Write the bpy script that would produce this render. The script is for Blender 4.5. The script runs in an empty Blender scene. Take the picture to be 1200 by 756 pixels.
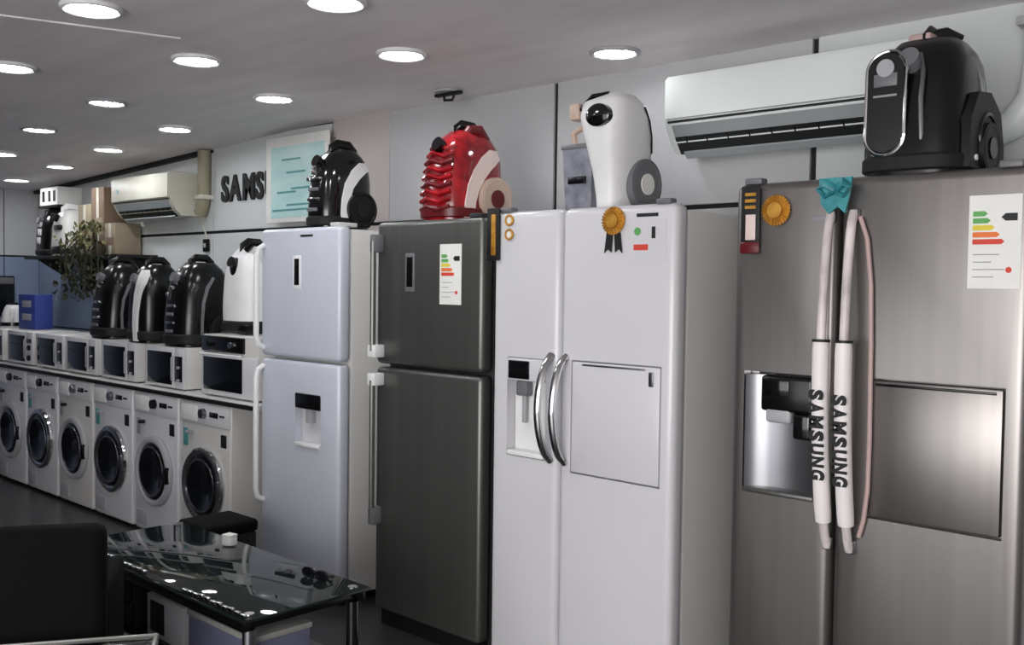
import bpy, bmesh, math, random
from mathutils import Vector, Matrix
random.seed(7)
PI = math.pi
S = bpy.context.scene
COL = S.collection
def lin(c):
    return tuple(((v/255.)/12.92 if v/255. <= .04045 else ((v/255.+.055)/1.055)**2.4) for v in c)

# ---------------------------------------------------------------- camera
F = 1160.0
yaw, pitch, roll = math.radians(43.3), math.radians(-2.13), math.radians(.75)
cy, sy, cp, sp = math.cos(yaw), math.sin(yaw), math.cos(pitch), math.sin(pitch)
f = Vector((-sy*cp, cy*cp, sp)); r = Vector((cy, sy, 0)); u = r.cross(f)
r2 = math.cos(roll)*r + math.sin(roll)*u
u2 = -math.sin(roll)*r + math.cos(roll)*u
cam_d = bpy.data.cameras.new('camera'); cam = bpy.data.objects.new('camera', cam_d); COL.objects.link(cam)
cam.matrix_world = Matrix(((r2.x, u2.x, -f.x, 0), (r2.y, u2.y, -f.y, 0), (r2.z, u2.z, -f.z, 1.5315), (0, 0, 0, 1)))
cam_d.sensor_width = 36; cam_d.lens = 36*F/1200; cam_d.clip_start = .05
S.camera = cam

# ---------------------------------------------------------------- world, light, exposure
W = bpy.data.worlds.new('daylight'); S.world = W; W.use_nodes = True
bg = W.node_tree.nodes['Background']; bg.inputs[0].default_value = (.97, .98, 1, 1); bg.inputs[1].default_value = 1.45
S.view_settings.view_transform = 'Standard'; S.view_settings.look = 'None'
S.view_settings.gamma = 1; S.view_settings.exposure = 1.05
LAMP_STRENGTH = 26.0
def area(name, loc, target, sx, sz, power, col):
    d = bpy.data.lights.new(name, 'AREA'); d.shape = 'RECTANGLE'; d.size = sx; d.size_y = sz; d.energy = power; d.color = col
    o = bpy.data.objects.new(name, d); COL.objects.link(o); o.location = loc
    o.rotation_euler = (Vector(target)-Vector(loc)).to_track_quat('-Z', 'Y').to_euler()
    return o
# daylight through the open shop front behind and to the right of the viewer
area('shop_front_daylight', (.2, -2.6, 1.5), (-1.6, 2.8, 1.3), 3.4, 2.2, 60, (1, .96, .93))

# ---------------------------------------------------------------- materials
MATS = {}
def mat(name, rgb, rough=.5, metal=0, var=.0, scale=8, stretch=(1, 1, 1), bump=0, emit=None, trans=0, coat=0, ior=1.45, alpha=1, rgb2=None, spec=None):
    if name in MATS: return MATS[name]
    m = bpy.data.materials.new(name); m.use_nodes = True; nt = m.node_tree; b = nt.nodes['Principled BSDF']
    c = lin(rgb); b.inputs['Base Color'].default_value = (*c, 1)
    b.inputs['Roughness'].default_value = rough; b.inputs['Metallic'].default_value = metal
    b.inputs['IOR'].default_value = ior
    if spec is not None: b.inputs['Specular IOR Level'].default_value = spec
    if trans: b.inputs['Transmission Weight'].default_value = trans
    if coat: b.inputs['Coat Weight'].default_value = coat; b.inputs['Coat Roughness'].default_value = .08
    if alpha < 1: b.inputs['Alpha'].default_value = alpha
    if emit: b.inputs['Emission Color'].default_value = (*lin(emit[0]), 1); b.inputs['Emission Strength'].default_value = emit[1]
    if not emit:
        var = var or .04
        tc = nt.nodes.new('ShaderNodeTexCoord'); mp = nt.nodes.new('ShaderNodeMapping'); no = nt.nodes.new('ShaderNodeTexNoise')
        mp.inputs['Scale'].default_value = stretch; no.inputs['Scale'].default_value = scale; no.inputs['Detail'].default_value = 4
        nt.links.new(tc.outputs['Object'], mp.inputs[0]); nt.links.new(mp.outputs[0], no.inputs['Vector'])
        rp = nt.nodes.new('ShaderNodeValToRGB'); c2 = lin(rgb2) if rgb2 else tuple(v*(1-var*2) for v in c)
        rp.color_ramp.elements[0].position = .3; rp.color_ramp.elements[1].position = .7
        rp.color_ramp.elements[0].color = (*c2, 1); rp.color_ramp.elements[1].color = (*c, 1)
        nt.links.new(no.outputs['Fac'], rp.inputs[0]); nt.links.new(rp.outputs[0], b.inputs['Base Color'])
        if bump:
            bp = nt.nodes.new('ShaderNodeBump'); bp.inputs['Strength'].default_value = bump; bp.inputs['Distance'].default_value = .01
            nt.links.new(no.outputs['Fac'], bp.inputs['Height']); nt.links.new(bp.outputs[0], b.inputs['Normal'])
    MATS[name] = m; return m

M_wall = mat('wall_panel_grey', (184, 185, 187), .4, var=.03, scale=1.5)
M_wallw = mat('wall_panel_pale', (202, 206, 206), .4, var=.03, scale=1.5)
M_wallb = mat('wall_panel_beige', (192, 183, 180), .4, var=.03, scale=1.5)
M_wallfar = mat('wall_panel_blue', (138, 152, 178), .4, var=.05, scale=1.5)
M_joint = mat('dark_joint', (26, 28, 32), .7)
M_ceil = mat('painted_ceiling', (240, 234, 235), .6, var=.06, scale=1.6, stretch=(1, 4, 1), bump=.35)
M_floor = mat('dark_floor', (58, 56, 56), .3, var=.1, scale=4)
M_frontwall = mat('front_wall_paint', (135, 136, 142), .6)
M_white = mat('white_enamel', (210, 209, 213), .28, coat=.3, scale=2, var=.015)
M_whitewarm = mat('white_enamel_side', (206, 205, 202), .32, scale=2, var=.015)
M_blueish = mat('pale_blue_white_enamel', (202, 206, 217), .26, coat=.3, scale=2, var=.015)
M_steel = mat('brushed_steel', (138, 134, 132), .33, .85, var=.05, scale=30, stretch=(1, 1, .02))
M_steeld = mat('dark_steel', (108, 109, 106), .36, .7, var=.06, scale=30, stretch=(1, 1, .02))
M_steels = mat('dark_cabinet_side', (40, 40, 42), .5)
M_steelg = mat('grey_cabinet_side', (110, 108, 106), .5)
M_chrome = mat('chrome', (210, 210, 212), .12, 1)
M_satin = mat('satin_metal', (150, 150, 154), .3, 1)
M_black = mat('black_gloss', (14, 14, 16), .12, coat=.5)
M_blackm = mat('black_matt', (17, 16, 18), .55)
M_blackp = mat('black_plastic', (13, 12, 14), .22)
M_darkglass = mat('dark_glass', (14, 16, 20), .06, spec=.6)
M_rubber = mat('black_rubber', (20, 20, 20), .7)
M_plastic = mat('white_plastic', (232, 232, 232), .35)
M_ivory = mat('ivory_plastic', (205, 203, 190), .4)
M_olive = mat('olive_trunking', (150, 145, 122), .5)
M_acw = mat('aircon_white', (226, 232, 230), .3, var=.01)
M_acg = mat('aircon_grey', (150, 156, 158), .35)
M_acd = mat('aircon_outlet_dark', (22, 24, 26), .5)
M_lightgrey = mat('light_grey_plastic', (168, 168, 172), .35)
M_midgrey = mat('mid_grey_plastic', (110, 110, 114), .4)
M_red = mat('red_gloss', (172, 26, 34), .15, coat=.6, rgb2=(96, 10, 20), scale=14)
M_redd = mat('dark_red_plastic', (96, 24, 30), .3)
M_beige = mat('beige_plastic', (196, 172, 156), .4)
M_pinkwhite = mat('pinkish_white_plastic', (226, 206, 200), .3)
M_gold = mat('gold_satin', (212, 160, 66), .35, .3, rgb2=(160, 105, 36), scale=30)
M_paper = mat('white_paper', (232, 232, 228), .6)
M_green = mat('green_print', (96, 168, 92), .6)
M_yellow = mat('yellow_print', (224, 204, 70), .6)
M_orange = mat('orange_print', (232, 120, 60), .6)
M_redp = mat('red_print', (214, 70, 54), .6)
M_ink = mat('black_ink', (24, 24, 28), .6)
M_greyink = mat('grey_ink', (150, 152, 156), .6)
M_teal = mat('teal_satin', (70, 160, 165), .4, rgb2=(34, 110, 122), scale=20)
M_aqua = mat('aqua_print', (196, 222, 220), .35, rgb2=(166, 208, 206), scale=3, stretch=(1, 1, 3))
M_aquad = mat('deep_aqua_print', (84, 150, 152), .4)
M_sleeve = mat('white_wrapped_foam', (236, 230, 230), .45)
M_wrap = mat('clear_wrap_over_bar', (226, 218, 216), .3, rgb2=(176, 166, 166), scale=16, stretch=(1, 1, .6))
M_pinkish = mat('pinkish_matt', (186, 160, 156), .5)
M_leather = mat('black_leather', (8, 8, 9), .85, spec=.15, bump=.15, scale=40)
M_maroon = mat('dark_maroon_leather', (16, 7, 9), .8, spec=.2, bump=.15, scale=40)
M_blue = mat('blue_print', (48, 66, 140), .5)
M_carton = mat('brown_carton', (152, 140, 118), .8, var=.1, scale=6)
M_cartonr = mat('reddish_carton', (126, 104, 88), .8, var=.1, scale=6)
M_leaf = mat('dark_olive_leaf', (62, 66, 42), .6, rgb2=(30, 32, 22), scale=12)
M_leafo = mat('dry_olive_leaf', (128, 126, 84), .6, rgb2=(86, 80, 50), scale=12)
M_pot = mat('brown_pot', (70, 52, 42), .6)
M_shelfglass = mat('smoked_table_glass', (60, 76, 74), .03, trans=.8, ior=1.5, var=.01)
M_glassedge = mat('glass_edge', (60, 90, 84), .1, var=.02)
M_slate = mat('slate_blue_card', (96, 98, 120), .6)
M_pale = mat('pale_gloss_top', (150, 150, 146), .15)
M_bulb = mat('lamp_glow', (255, 255, 255), emit=((250, 252, 255), LAMP_STRENGTH))
M_bulbdim = mat('lamp_glow_dim', (255, 255, 255), emit=((250, 252, 255), LAMP_STRENGTH*.55))
M_greybox = mat('translucent_grey', (150, 152, 162), .15, rgb2=(100, 102, 112), scale=14)

# ---------------------------------------------------------------- mesh helpers
class MB:
    def __init__(s): s.bm = bmesh.new(); s.mats = []; s.cur = 0
    def m(s, material):
        if material not in s.mats: s.mats.append(material)
        s.cur = s.mats.index(material); return s
    def _set(s, faces):
        for fc in faces: fc.material_index = s.cur
    def box(s, x0, x1, y0, y1, z0, z1, bev=0, seg=2):
        vs = [s.bm.verts.new(p) for p in ((x0,y0,z0),(x1,y0,z0),(x1,y1,z0),(x0,y1,z0),(x0,y0,z1),(x1,y0,z1),(x1,y1,z1),(x0,y1,z1))]
        fs = [s.bm.faces.new([vs[i] for i in q]) for q in ((0,3,2,1),(4,5,6,7),(0,1,5,4),(1,2,6,5),(2,3,7,6),(3,0,4,7))]
        s._set(fs)
        if bev:
            es = list({e for fc in fs for e in fc.edges})
            rr = bmesh.ops.bevel(s.bm, geom=es, offset=bev, segments=seg, profile=.5, affect='EDGES', clamp_overlap=True)
            s._set(rr['faces'])
        return s
    def ring_loft(s, rings, cap=True, closed=True):
        R = [[s.bm.verts.new(p) for p in ring] for ring in rings]; n = len(R[0]); fs = []
        for a, b in zip(R, R[1:]):
            for i in range(n if closed else n-1):
                fs.append(s.bm.faces.new((a[i], a[(i+1) % n], b[(i+1) % n], b[i])))
        if cap:
            fs.append(s.bm.faces.new(R[0][::-1])); fs.append(s.bm.faces.new(R[-1]))
        s._set(fs); return s
    def cyl(s, c, r, h, axis='z', n=24, r2=None):
        r2 = r if r2 is None else r2; rings = []
        for k, rr in ((0, r), (1, r2)):
            ring = []
            for i in range(n):
                a = 2*PI*i/n; p, q = rr*math.cos(a), rr*math.sin(a); t = k*h
                v = {'z': (p, q, t), 'y': (q, t, p), 'x': (t, p, q)}[axis]
                ring.append((c[0]+v[0], c[1]+v[1], c[2]+v[2]))
            rings.append(ring)
        return s.ring_loft(rings)
    def tube(s, path, rad, n=10, cap=True, sx=1, sy=1):
        P = [Vector(p) for p in path]; rings = []
        rads = rad if isinstance(rad, (list, tuple)) else [rad]*len(P)
        up = None
        for i, p in enumerate(P):
            t = (P[min(i+1, len(P)-1)]-P[max(i-1, 0)]).normalized()
            if up is None:
                up = Vector((0, 0, 1)) if abs(t.z) < .9 else Vector((1, 0, 0))
            a = (up - t*up.dot(t)).normalized(); b = t.cross(a); up = a
            rings.append([p+rads[i]*(math.cos(2*PI*k/n)*a*sx+math.sin(2*PI*k/n)*b*sy) for k in range(n)])
        return s.ring_loft(rings, cap)
    def prism(s, prof, a0, a1, axis='x'):
        def P(u_, v_, t):
            return {'x': (t, u_, v_), 'y': (u_, t, v_), 'z': (u_, v_, t)}[axis]
        return s.ring_loft([[P(u_, v_, a0) for u_, v_ in prof], [P(u_, v_, a1) for u_, v_ in prof]])
    def torus(s, c, R, rr, axis='y', n=36, k=10, ax=1, az=1):
        rings = []
        for i in range(n+1):
            a = 2*PI*i/n; ring = []
            for j in range(k):
                b = 2*PI*j/k; q = R+rr*math.cos(b); h = rr*math.sin(b)
                p1, p2 = q*math.cos(a)*ax, q*math.sin(a)*az
                v = {'y': (p1, h, p2), 'x': (h, p1, p2), 'z': (p1, p2, h)}[axis]
                ring.append((c[0]+v[0], c[1]+v[1], c[2]+v[2]))
            rings.append(ring)
        s.ring_loft(rings, cap=False)
        return s
    def obj(s, name, material=None, parent=None, loc=None, smooth=True, angle=35):
        bmesh.ops.remove_doubles(s.bm, verts=s.bm.verts, dist=1e-6)
        bmesh.ops.recalc_face_normals(s.bm, faces=s.bm.faces)
        me = bpy.data.meshes.new(name); s.bm.to_mesh(me); s.bm.free()
        for mm in (s.mats or [material]): me.materials.append(mm)
        if smooth:
            for p in me.polygons: p.use_smooth = True
            me.set_sharp_from_angle(angle=math.radians(angle))
        o = bpy.data.objects.new(name, me); COL.objects.link(o)
        if parent: o.parent = parent
        if loc: o.location = loc
        return o
def cut(o, boxes):
    c = MB()
    for b in boxes: c.box(*b)
    co = c.obj('cutter', M_black)
    co.parent = o.parent
    m = o.modifiers.new('b', 'BOOLEAN'); m.operation = 'DIFFERENCE'; m.object = co; m.solver = 'EXACT'
    bpy.context.view_layer.update()
    me = bpy.data.meshes.new_from_object(o.evaluated_get(bpy.context.evaluated_depsgraph_get()))
    old = o.data; o.modifiers.clear(); o.data = me; me.name = old.name
    me.set_sharp_from_angle(angle=math.radians(35))
    bpy.data.objects.remove(co)
def thing(name, label, cat, loc=(0, 0, 0), rotz=0, group=None):
    o = bpy.data.objects.new(name, None); COL.objects.link(o); o.location = loc; o.rotation_euler = (0, 0, rotz)
    o['label'] = label; o['category'] = cat
    if group: o['group'] = group
    return o
def tag(o, label, cat, group=None):
    o['label'] = label; o['category'] = cat
    if group: o['group'] = group
    return o
def struct(o): o['kind'] = 'structure'; return o
def text(name, body, size, material, parent, loc, rot, depth=.002, bold=0.0, sxy=(1, 1)):
    cu = bpy.data.curves.new(name, 'FONT'); cu.body = body; cu.size = size; cu.extrude = depth; cu.align_x = 'LEFT'
    cu.offset = bold; cu.resolution_u = 3
    t = bpy.data.objects.new('t', cu); COL.objects.link(t)
    bpy.context.view_layer.update()
    me = bpy.data.meshes.new_from_object(t.evaluated_get(bpy.context.evaluated_depsgraph_get()))
    bpy.data.objects.remove(t); me.materials.clear(); me.materials.append(material)
    for v in me.vertices: v.co.x *= sxy[0]; v.co.y *= sxy[1]
    o = bpy.data.objects.new(name, me); COL.objects.link(o); o.parent = parent; o.location = loc; o.rotation_euler = rot
    return o
def bar(path, rad, name, material, parent, **k): return MB().tube(path, rad, **k).obj(name, material, parent)

# ---------------------------------------------------------------- the room
YW = 3.6
XF = -9.3
def ceil_z(x): return 2.5 if x > -5 else 2.5-.17*(-5-x)/4.3
struct(MB().box(XF-.1, 2.1, -3.0, YW+.1, -.1, 0).obj('floor', M_floor))
b = MB()
xs = [XF-.1, -8.2, -7.1, -6, -5, -3, -1, 2.1]
b.ring_loft([[(x, -3.0, ceil_z(x)), (x, YW+.1, ceil_z(x)), (x, YW+.1, ceil_z(x)+.1), (x, -3.0, ceil_z(x)+.1)] for x in xs])
ceiling = struct(b.obj('ceiling', M_ceil))
wall_back = struct(MB().box(XF-.1, 2.1, YW+.012, YW+.1, 0, 2.62).obj('wall_back', M_joint))
seams = [XF, -7.86, -6.26, -4.89, -3.12, -1.8, -.45, .9, 2.0]
rows = [(0, 1.11), (1.122, 1.865), (1.885, 2.62)]
for i, (xa, xb) in enumerate(zip(seams, seams[1:])):
    for j, (za, zb) in enumerate(rows):
        top = zb if j < 2 else min(ceil_z(xa), ceil_z(xb))+.04
        g = .013 if i in (3, 4, 5) else .006
        mm = M_wall
        if i == 0: mm = M_wallfar if j < 2 else M_wall
        if i in (1, 2): mm = M_wallw
        if i >= 5: mm = M_wallw
        if i == 3:
            MB().box(xa+g, -4.35, YW-.006, YW+.012, za, top, .002, 1).obj('panel', M_wallb, wall_back)
            MB().box(-4.35, xb-g, YW-.004, YW+.012, za, top, .002, 1).obj('panel', mm, wall_back)
        else:
            MB().box(xa+g, xb-g, YW-.006, YW+.012, za, top, .002, 1).obj('panel', mm, wall_back)
wall_left = struct(MB().box(XF-.2, XF-.012, -3.0, YW+.1, 0, 2.6).obj('wall_left', M_joint))
ys = [-1.5, -.3, .9, 2.1, 3.3, YW]
for ya, yb in zip(ys, ys[1:]):
    for j, (za, zb) in enumerate([(0, 1.0), (1.012, 1.73), (1.745, 2.34)]):
        MB().box(XF-.012, XF, ya+.004, yb-.004, za, zb, .002, 1).obj('panel', M_wallfar if j < 2 else M_wall, wall_left)
struct(MB().box(2.0, 2.1, -3.0, YW+.1, 0, 2.62).obj('wall_right', M_wall))
struct(MB().box(XF-.1, -3.2, -1.6, -1.5, 0, 2.62).obj('wall_front', M_frontwall))
# dark shadow-gap trim where the far part of the back wall meets the ceiling
struct(MB().ring_loft([[(x, YW-.05, ceil_z(x)-.03), (x, YW-.006, ceil_z(x)-.03), (x, YW-.006, ceil_z(x)-.002), (x, YW-.05, ceil_z(x)-.002)] for x in (XF+.01, -7.5, -6.3)]).obj('trim_1', M_joint))
struct(MB().tube([(-4.6, 1.12, 2.5), (-3.89, 1.37, 2.5), (-3.70, 1.98, 2.5)], .006, n=6).obj('trim_2', M_ceil))

# ---------------------------------------------------------------- ceiling lights
lamps = [(-3.53, 1.55, 1, 'large lit recessed downlight at the top left corner of the picture'),
 (-2.80, 2.07, 1, 'lit recessed downlight cut by the top edge of the picture'),
 (-3.99, 2.21, 1, 'lit recessed downlight left of centre above the pale blue fridge'),
 (-3.22, 2.72, 1, 'lit recessed downlight on the ceiling above the dark steel fridge'),
 (-2.52, 3.27, .5, 'dimmer grilled downlight above the white side by side fridge'),
 (-4.78, 1.73, 1, 'lit recessed downlight at the left edge, highest one touching that edge'),
 (-5.26, 2.39, .5, 'dimmer downlight in the middle row, straight below the large corner one'),
 (-4.49, 2.93, 1, 'lit downlight nearest the aqua wall poster'),
 (-6.27, 2.43, .5, 'small downlight near the left edge with a dark broken rim'),
 (-5.71, 3.02, 1, 'lit downlight above the letters on the back wall'),
 (-6.69, 3.05, 1, 'small lit downlight above the far air conditioner'),
 (-7.33, 2.59, 1, 'tiny downlight just cut by the left edge of the picture'),
 (-7.66, 3.12, 1, 'small lit downlight above the crowded wall shelf'),
 (-8.62, 3.16, 1, 'farthest lit downlight, near the far wall')]
for x, y, st, lab in lamps:
    z = ceil_z(x)
    t = thing('ceiling_light', lab, 'light', (x, y, z-.001), 0, 'recessed ceiling downlights')
    MB().torus((0, 0, -.004), .095, .012, 'z', k=8).obj('frame', M_plastic if st == 1 else M_lightgrey, t)
    MB().cyl((0, 0, -.008), .084, .006).obj('bulb', M_bulb if st == 1 else M_bulbdim, t)
    if st < 1:
        for k in (-1, 0, 1):
            MB().box(-.08, .08, k*.04-.003, k*.04+.003, -.014, -.009).obj('grille_bar', M_midgrey, t)
t = thing('ceiling_hook', 'small unlit dark fitting on the ceiling above the red vacuum cleaner', 'fitting', (-3.65, 3.39, 2.499))
MB().cyl((0, 0, -.012), .07, .012, n=20).obj('plate', M_lightgrey, t)
MB().box(-.09, .09, -.015, .015, -.026, -.010, .004).obj('bracket', M_blackm, t)
bar([(-.03, 0, -.02), (-.03, 0, -.045), (.03, 0, -.05), (.04, 0, -.025)], .007, 'hook', M_blackm, t)

# ---------------------------------------------------------------- fridges
YF = 2.8
def energy_label(par, x0, x1, z0, z1, y, name='energy_label', rich=True):
    e = MB().box(x0, x1, y-.0015, y, z0, z1).obj(name, M_paper, par)
    w = x1-x0; h = z1-z0; yy = y-.0025
    if rich:
        for k, (mm, l) in enumerate(((M_green, .22), (M_green, .28), (M_yellow, .36), (M_orange, .46), (M_redp, .55))):
            za = z0+h*(.83-.075*k)
            pr = [(x0+w*.08, za), (x0+w*(.08+l), za), (x0+w*(.14+l), za-h*.028), (x0+w*(.08+l), za-h*.056), (x0+w*.08, za-h*.056)]
            MB().prism(pr, yy, y-.0014, 'y').obj('colour_arrow', mm, e)
        MB().prism([(x0+w*.92, z0+h*.80), (x0+w*.70, z0+h*.80), (x0+w*.62, z0+h*.76), (x0+w*.70, z0+h*.72), (x0+w*.92, z0+h*.72)], yy, y-.0014, 'y').obj('rating_arrow', M_ink, e)
        for k, (a, bb) in enumerate(((.1, .6), (.1, .45), (.1, .7), (.1, .5))):
            MB().box(x0+w*a, x0+w*bb, yy, y-.0014, z0+h*(.36-.08*k), z0+h*(.37-.08*k)).obj('print_line', M_greyink, e)
        MB().cyl((x0+w*.78, yy, z0+h*.2), w*.06, .001, 'y', 14).obj('seal', M_redp, e)
    return e
def top_freezer(name, label, x0, x1, top, split, door_m, side_m, side_edge):
    t = thing(name, label, 'fridge', ((x0+x1)/2, YF, 0)); w = (x1-x0)/2
    MB().box(-w+.004, w-.004, .075, .72, .04, top-.012, .012).obj('cabinet', side_m, t)
    d1 = MB().box(-w, w, 0, .07, split+.007, top, .022, 4).obj('freezer_door', door_m, t)
    d2 = MB().box(-w, w, 0, .07, .07, split-.007, .022, 4).obj('fridge_door', door_m, t)
    MB().box(-w+.02, w-.02, .03, .075, .0, .065).obj('plinth', M_blackm, t)
    MB().box(w-.09, w-.02, .01, .12, top-.002, top+.018, .005).obj('hinge_cover', side_m, t)
    for sx in (-1, 1):
        MB().cyl((sx*(w-.07), .66, 0), .02, .045, n=12).obj('foot', M_rubber, t)
    return t, w, d1, d2
# pale blue-white two door fridge
t, w, d1, d2 = top_freezer('fridge', 'pale blue-white top-freezer fridge with a small dispenser, beside the washing machines', -4.405, -3.745, 1.80, 1.155, M_blueish, M_whitewarm, 0)
cx = -4.075
cut(d2, [(-.02+.0, .19, -.02, .045, .75, .985)])
dd = MB().box(-.018, .188, .040, .046, .752, .983).obj('dispenser', M_white, t)
MB().box(-.018, .188, -.006, .042, .92, .995, .006).obj('control_panel', M_black, dd)
MB().box(.05, .10, .01, .04, .85, .92, .006).obj('lever', M_lightgrey, dd)
MB().box(-.010, .180, -.012, .042, .735, .755, .005).obj('drip_tray', M_plastic, dd)
MB().box(-.045, .025, -.003, .004, 1.50, 1.665, .004).obj('display_surround', M_plastic, d1)
MB().box(-.030, .010, -.005, .001, 1.52, 1.65, .003).obj('display', M_black, d1)
for z0, z1 in ((1.20, 1.72), (.42, 1.11)):
    h = bar([(-w+.03, .0, z0), (-w+.03, -.035, z0+.02), (-w+.03, -.045, z0+.06), (-w+.03, -.045, z1-.06), (-w+.03, -.035, z1-.02), (-w+.03, .0, z1)], .014, 'handle', M_plastic, t)
MB().box(.02, .12, -.003, .001, 1.755, 1.765).obj('badge', M_satin, d1)
# dark steel two door fridge
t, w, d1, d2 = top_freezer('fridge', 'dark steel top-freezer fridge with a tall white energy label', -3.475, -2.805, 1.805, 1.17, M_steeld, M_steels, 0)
MB().box(-.135, -.075, -.003, .004, 1.50, 1.665, .003).obj('display_surround', M_midgrey, d1)
MB().box(-.125, -.085, -.005, .001, 1.52, 1.65, .003).obj('display', M_black, d1)
energy_label(d1, .085, .215, 1.45, 1.70, 0)
for z0, z1, zb in ((1.215, 1.74, 1.235), (.46, 1.125, 1.11)):
    bar([(-w+.035, -.045, z0+.02), (-w+.035, -.045, z1-.02)], .013, 'handle', M_steeld, t)
    MB().box(-w+.008, -w+.062, -.055, .002, zb-.028, zb+.028, .006).obj('handle_bracket', M_plastic, t)
    ze = z1-.02 if z0 > 1 else z0+.05
    MB().box(-w+.015, -w+.052, -.052, .002, ze-.05, ze+.03, .008).obj('handle_mount', M_midgrey, t)

def side_by_side(name, label, x0, x1, xs_, top, door_m, side_m):
    t = thing(name, label, 'fridge', ((x0+x1)/2, YF, 0)); w = (x1-x0)/2; s_ = xs_-(x0+x1)/2
    MB().box(-w+.006, w-.006, .085, .74, .03, top-.02, .01).obj('cabinet', side_m, t)
    a = MB().box(-w, s_-.004, 0, .08, .06, top, .028, 5).obj('freezer_door', door_m, t)
    b_ = MB().box(s_+.004, w, 0, .08, .06, top, .028, 5).obj('fridge_door', door_m, t)
    MB().box(-w+.02, w-.02, .03, .085, 0, .055).obj('plinth', M_blackm, t)
    for sx in (-1, 1):
        MB().box(sx*(w-.06)-.03, sx*(w-.06)+.03, .004, .045, top-.004, top+.016, .005).obj('hinge_cover', M_midgrey, t)
        MB().cyl((sx*(w-.08), .68, 0), .022, .035, n=12).obj('foot', M_rubber, t)
    return t, w, s_, a, b_
# white side by side
X0, X1, XS = -2.745, -1.885, -2.395
t, w, s_, fz, fr = side_by_side('side_by_side_fridge', 'white side-by-side fridge with silver curved handles and a small bar door', X0, X1, XS, 1.82, M_white, M_whitewarm)
c = (X0+X1)/2
cut(fz, [(-2.66-c, -2.46-c, -.02, .05, .87, 1.255)])
dp = MB().box(-2.655-c, -2.465-c, .046, .052, .875, 1.25).obj('dispenser', M_plastic, t)
MB().box(-2.658-c, -2.462-c, -.004, .046, 1.165, 1.253, .006).obj('upper_panel', M_white, dp)
MB().box(-2.650-c, -2.540-c, -.008, .0, 1.172, 1.243, .004).obj('display', M_black, dp)
MB().box(-2.62-c, -2.56-c, .004, .04, 1.105, 1.165, .008).obj('spout', M_midgrey, dp)
MB().box(-2.60-c, -2.58-c, .02, .035, 1.0, 1.105, .004).obj('lever', M_lightgrey, dp)
MB().box(-2.655-c, -2.465-c, -.006, .046, .872, .892, .006).obj('drip_tray', M_plastic, dp)
cut(fr, [(-2.335-c, -1.935-c, -.02, .03, .842, 1.262)])
hb = MB().box(-2.330-c, -1.940-c, -.003, .028, .847, 1.257, .006, 2).obj('bar_door', M_white, t)
MB().box(-2.28-c, -2.0-c, -.006, -.001, 1.243, 1.250, .002).obj('grip_lip', M_satin, hb)
MB().box(-1.985-c, -1.965-c, -.007, -.001, 1.19, 1.24, .002).obj('latch', M_satin, hb)
for k, hx in enumerate((XS-.035-c, XS+.035-c)):
    pts = [(hx, -.004-.075*math.sin(PI*q/12)**.6, .875+.40*q/12) for q in range(13)]
    bar(pts, .014, 'handle', M_chrome, t, sx=1.0, sy=1.1)
MB().box(-2.05-c, -1.96-c, -.002, .001, 1.775, 1.787).obj('badge', M_ink, fr)
lb = MB().box(-2.115-c, -1.925-c, -.0015, .0, 1.62, 1.765).obj('energy_sticker', M_white, fr)
MB().cyl((-2.045-c, -.003, 1.725), .014, .002, 'y', 16).obj('green_mark', M_green, lb)
MB().box(-1.985-c, -1.97-c, -.003, -.001, 1.70, 1.74).obj('black_mark', M_ink, lb)
MB().box(-2.06-c, -2.0-c, -.003, -.001, 1.66, 1.68).obj('red_mark', M_redp, lb)
# steel side by side
X0, X1, XS = -1.665, -.785, -1.315
t, w, s_, fz, fr = side_by_side('side_by_side_fridge', 'large brushed steel side-by-side fridge with wrapped handles and dark bar door', X0, X1, XS, 1.865, M_steel, M_steelg)
c = (X0+X1)/2
cut(fz, [(-1.618-c, -1.375-c, -.02, .055, .89, 1.272)])
dp = MB().box(-1.616-c, -1.377-c, .048, .056, .892, 1.270).obj('dispenser', M_chrome, t)
# curved bright back of the recess
MB().prism([(-1.612-c, .0), (-1.612-c, .048), (-1.38-c, .048), (-1.38-c, .03), (-1.45-c, .042), (-1.54-c, .040), (-1.59-c, .025)], .9, 1.26, 'z').obj('recess_liner', M_satin, dp)
MB().box(-1.558-c, -1.382-c, -.006, .03, 1.15, 1.262, .012, 3).obj('control_panel', M_blackp, dp)
MB().box(-1.545-c, -1.46-c, -.009, -.004, 1.20, 1.25, .003).obj('display', M_black, dp)
MB().box(-1.54-c, -1.455-c, -.004, .03, 1.115, 1.165, .01, 3).obj('spout', M_lightgrey, dp)
MB().box(-1.45-c, -1.39-c, .0, .035, 1.07, 1.15, .01, 3).obj('lever', M_black, dp)
MB().box(-1.618-c, -1.375-c, -.006, .048, .886, .902, .005).obj('drip_tray', M_steeld, dp)
cut(fr, [(-1.21-c, -.838-c, -.02, .03, .868, 1.278)])
hb = MB().box(-1.204-c, -.844-c, -.002, .028, .874, 1.272, .006, 2).obj('bar_door', M_steel, t)
MB().box(-1.19-c, -.86-c, -.005, -.001, 1.256, 1.264, .002).obj('grip_lip', M_blackp, hb)
energy_label(fr, -.945-c, -.812-c, 1.54, 1.79, 0)
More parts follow.
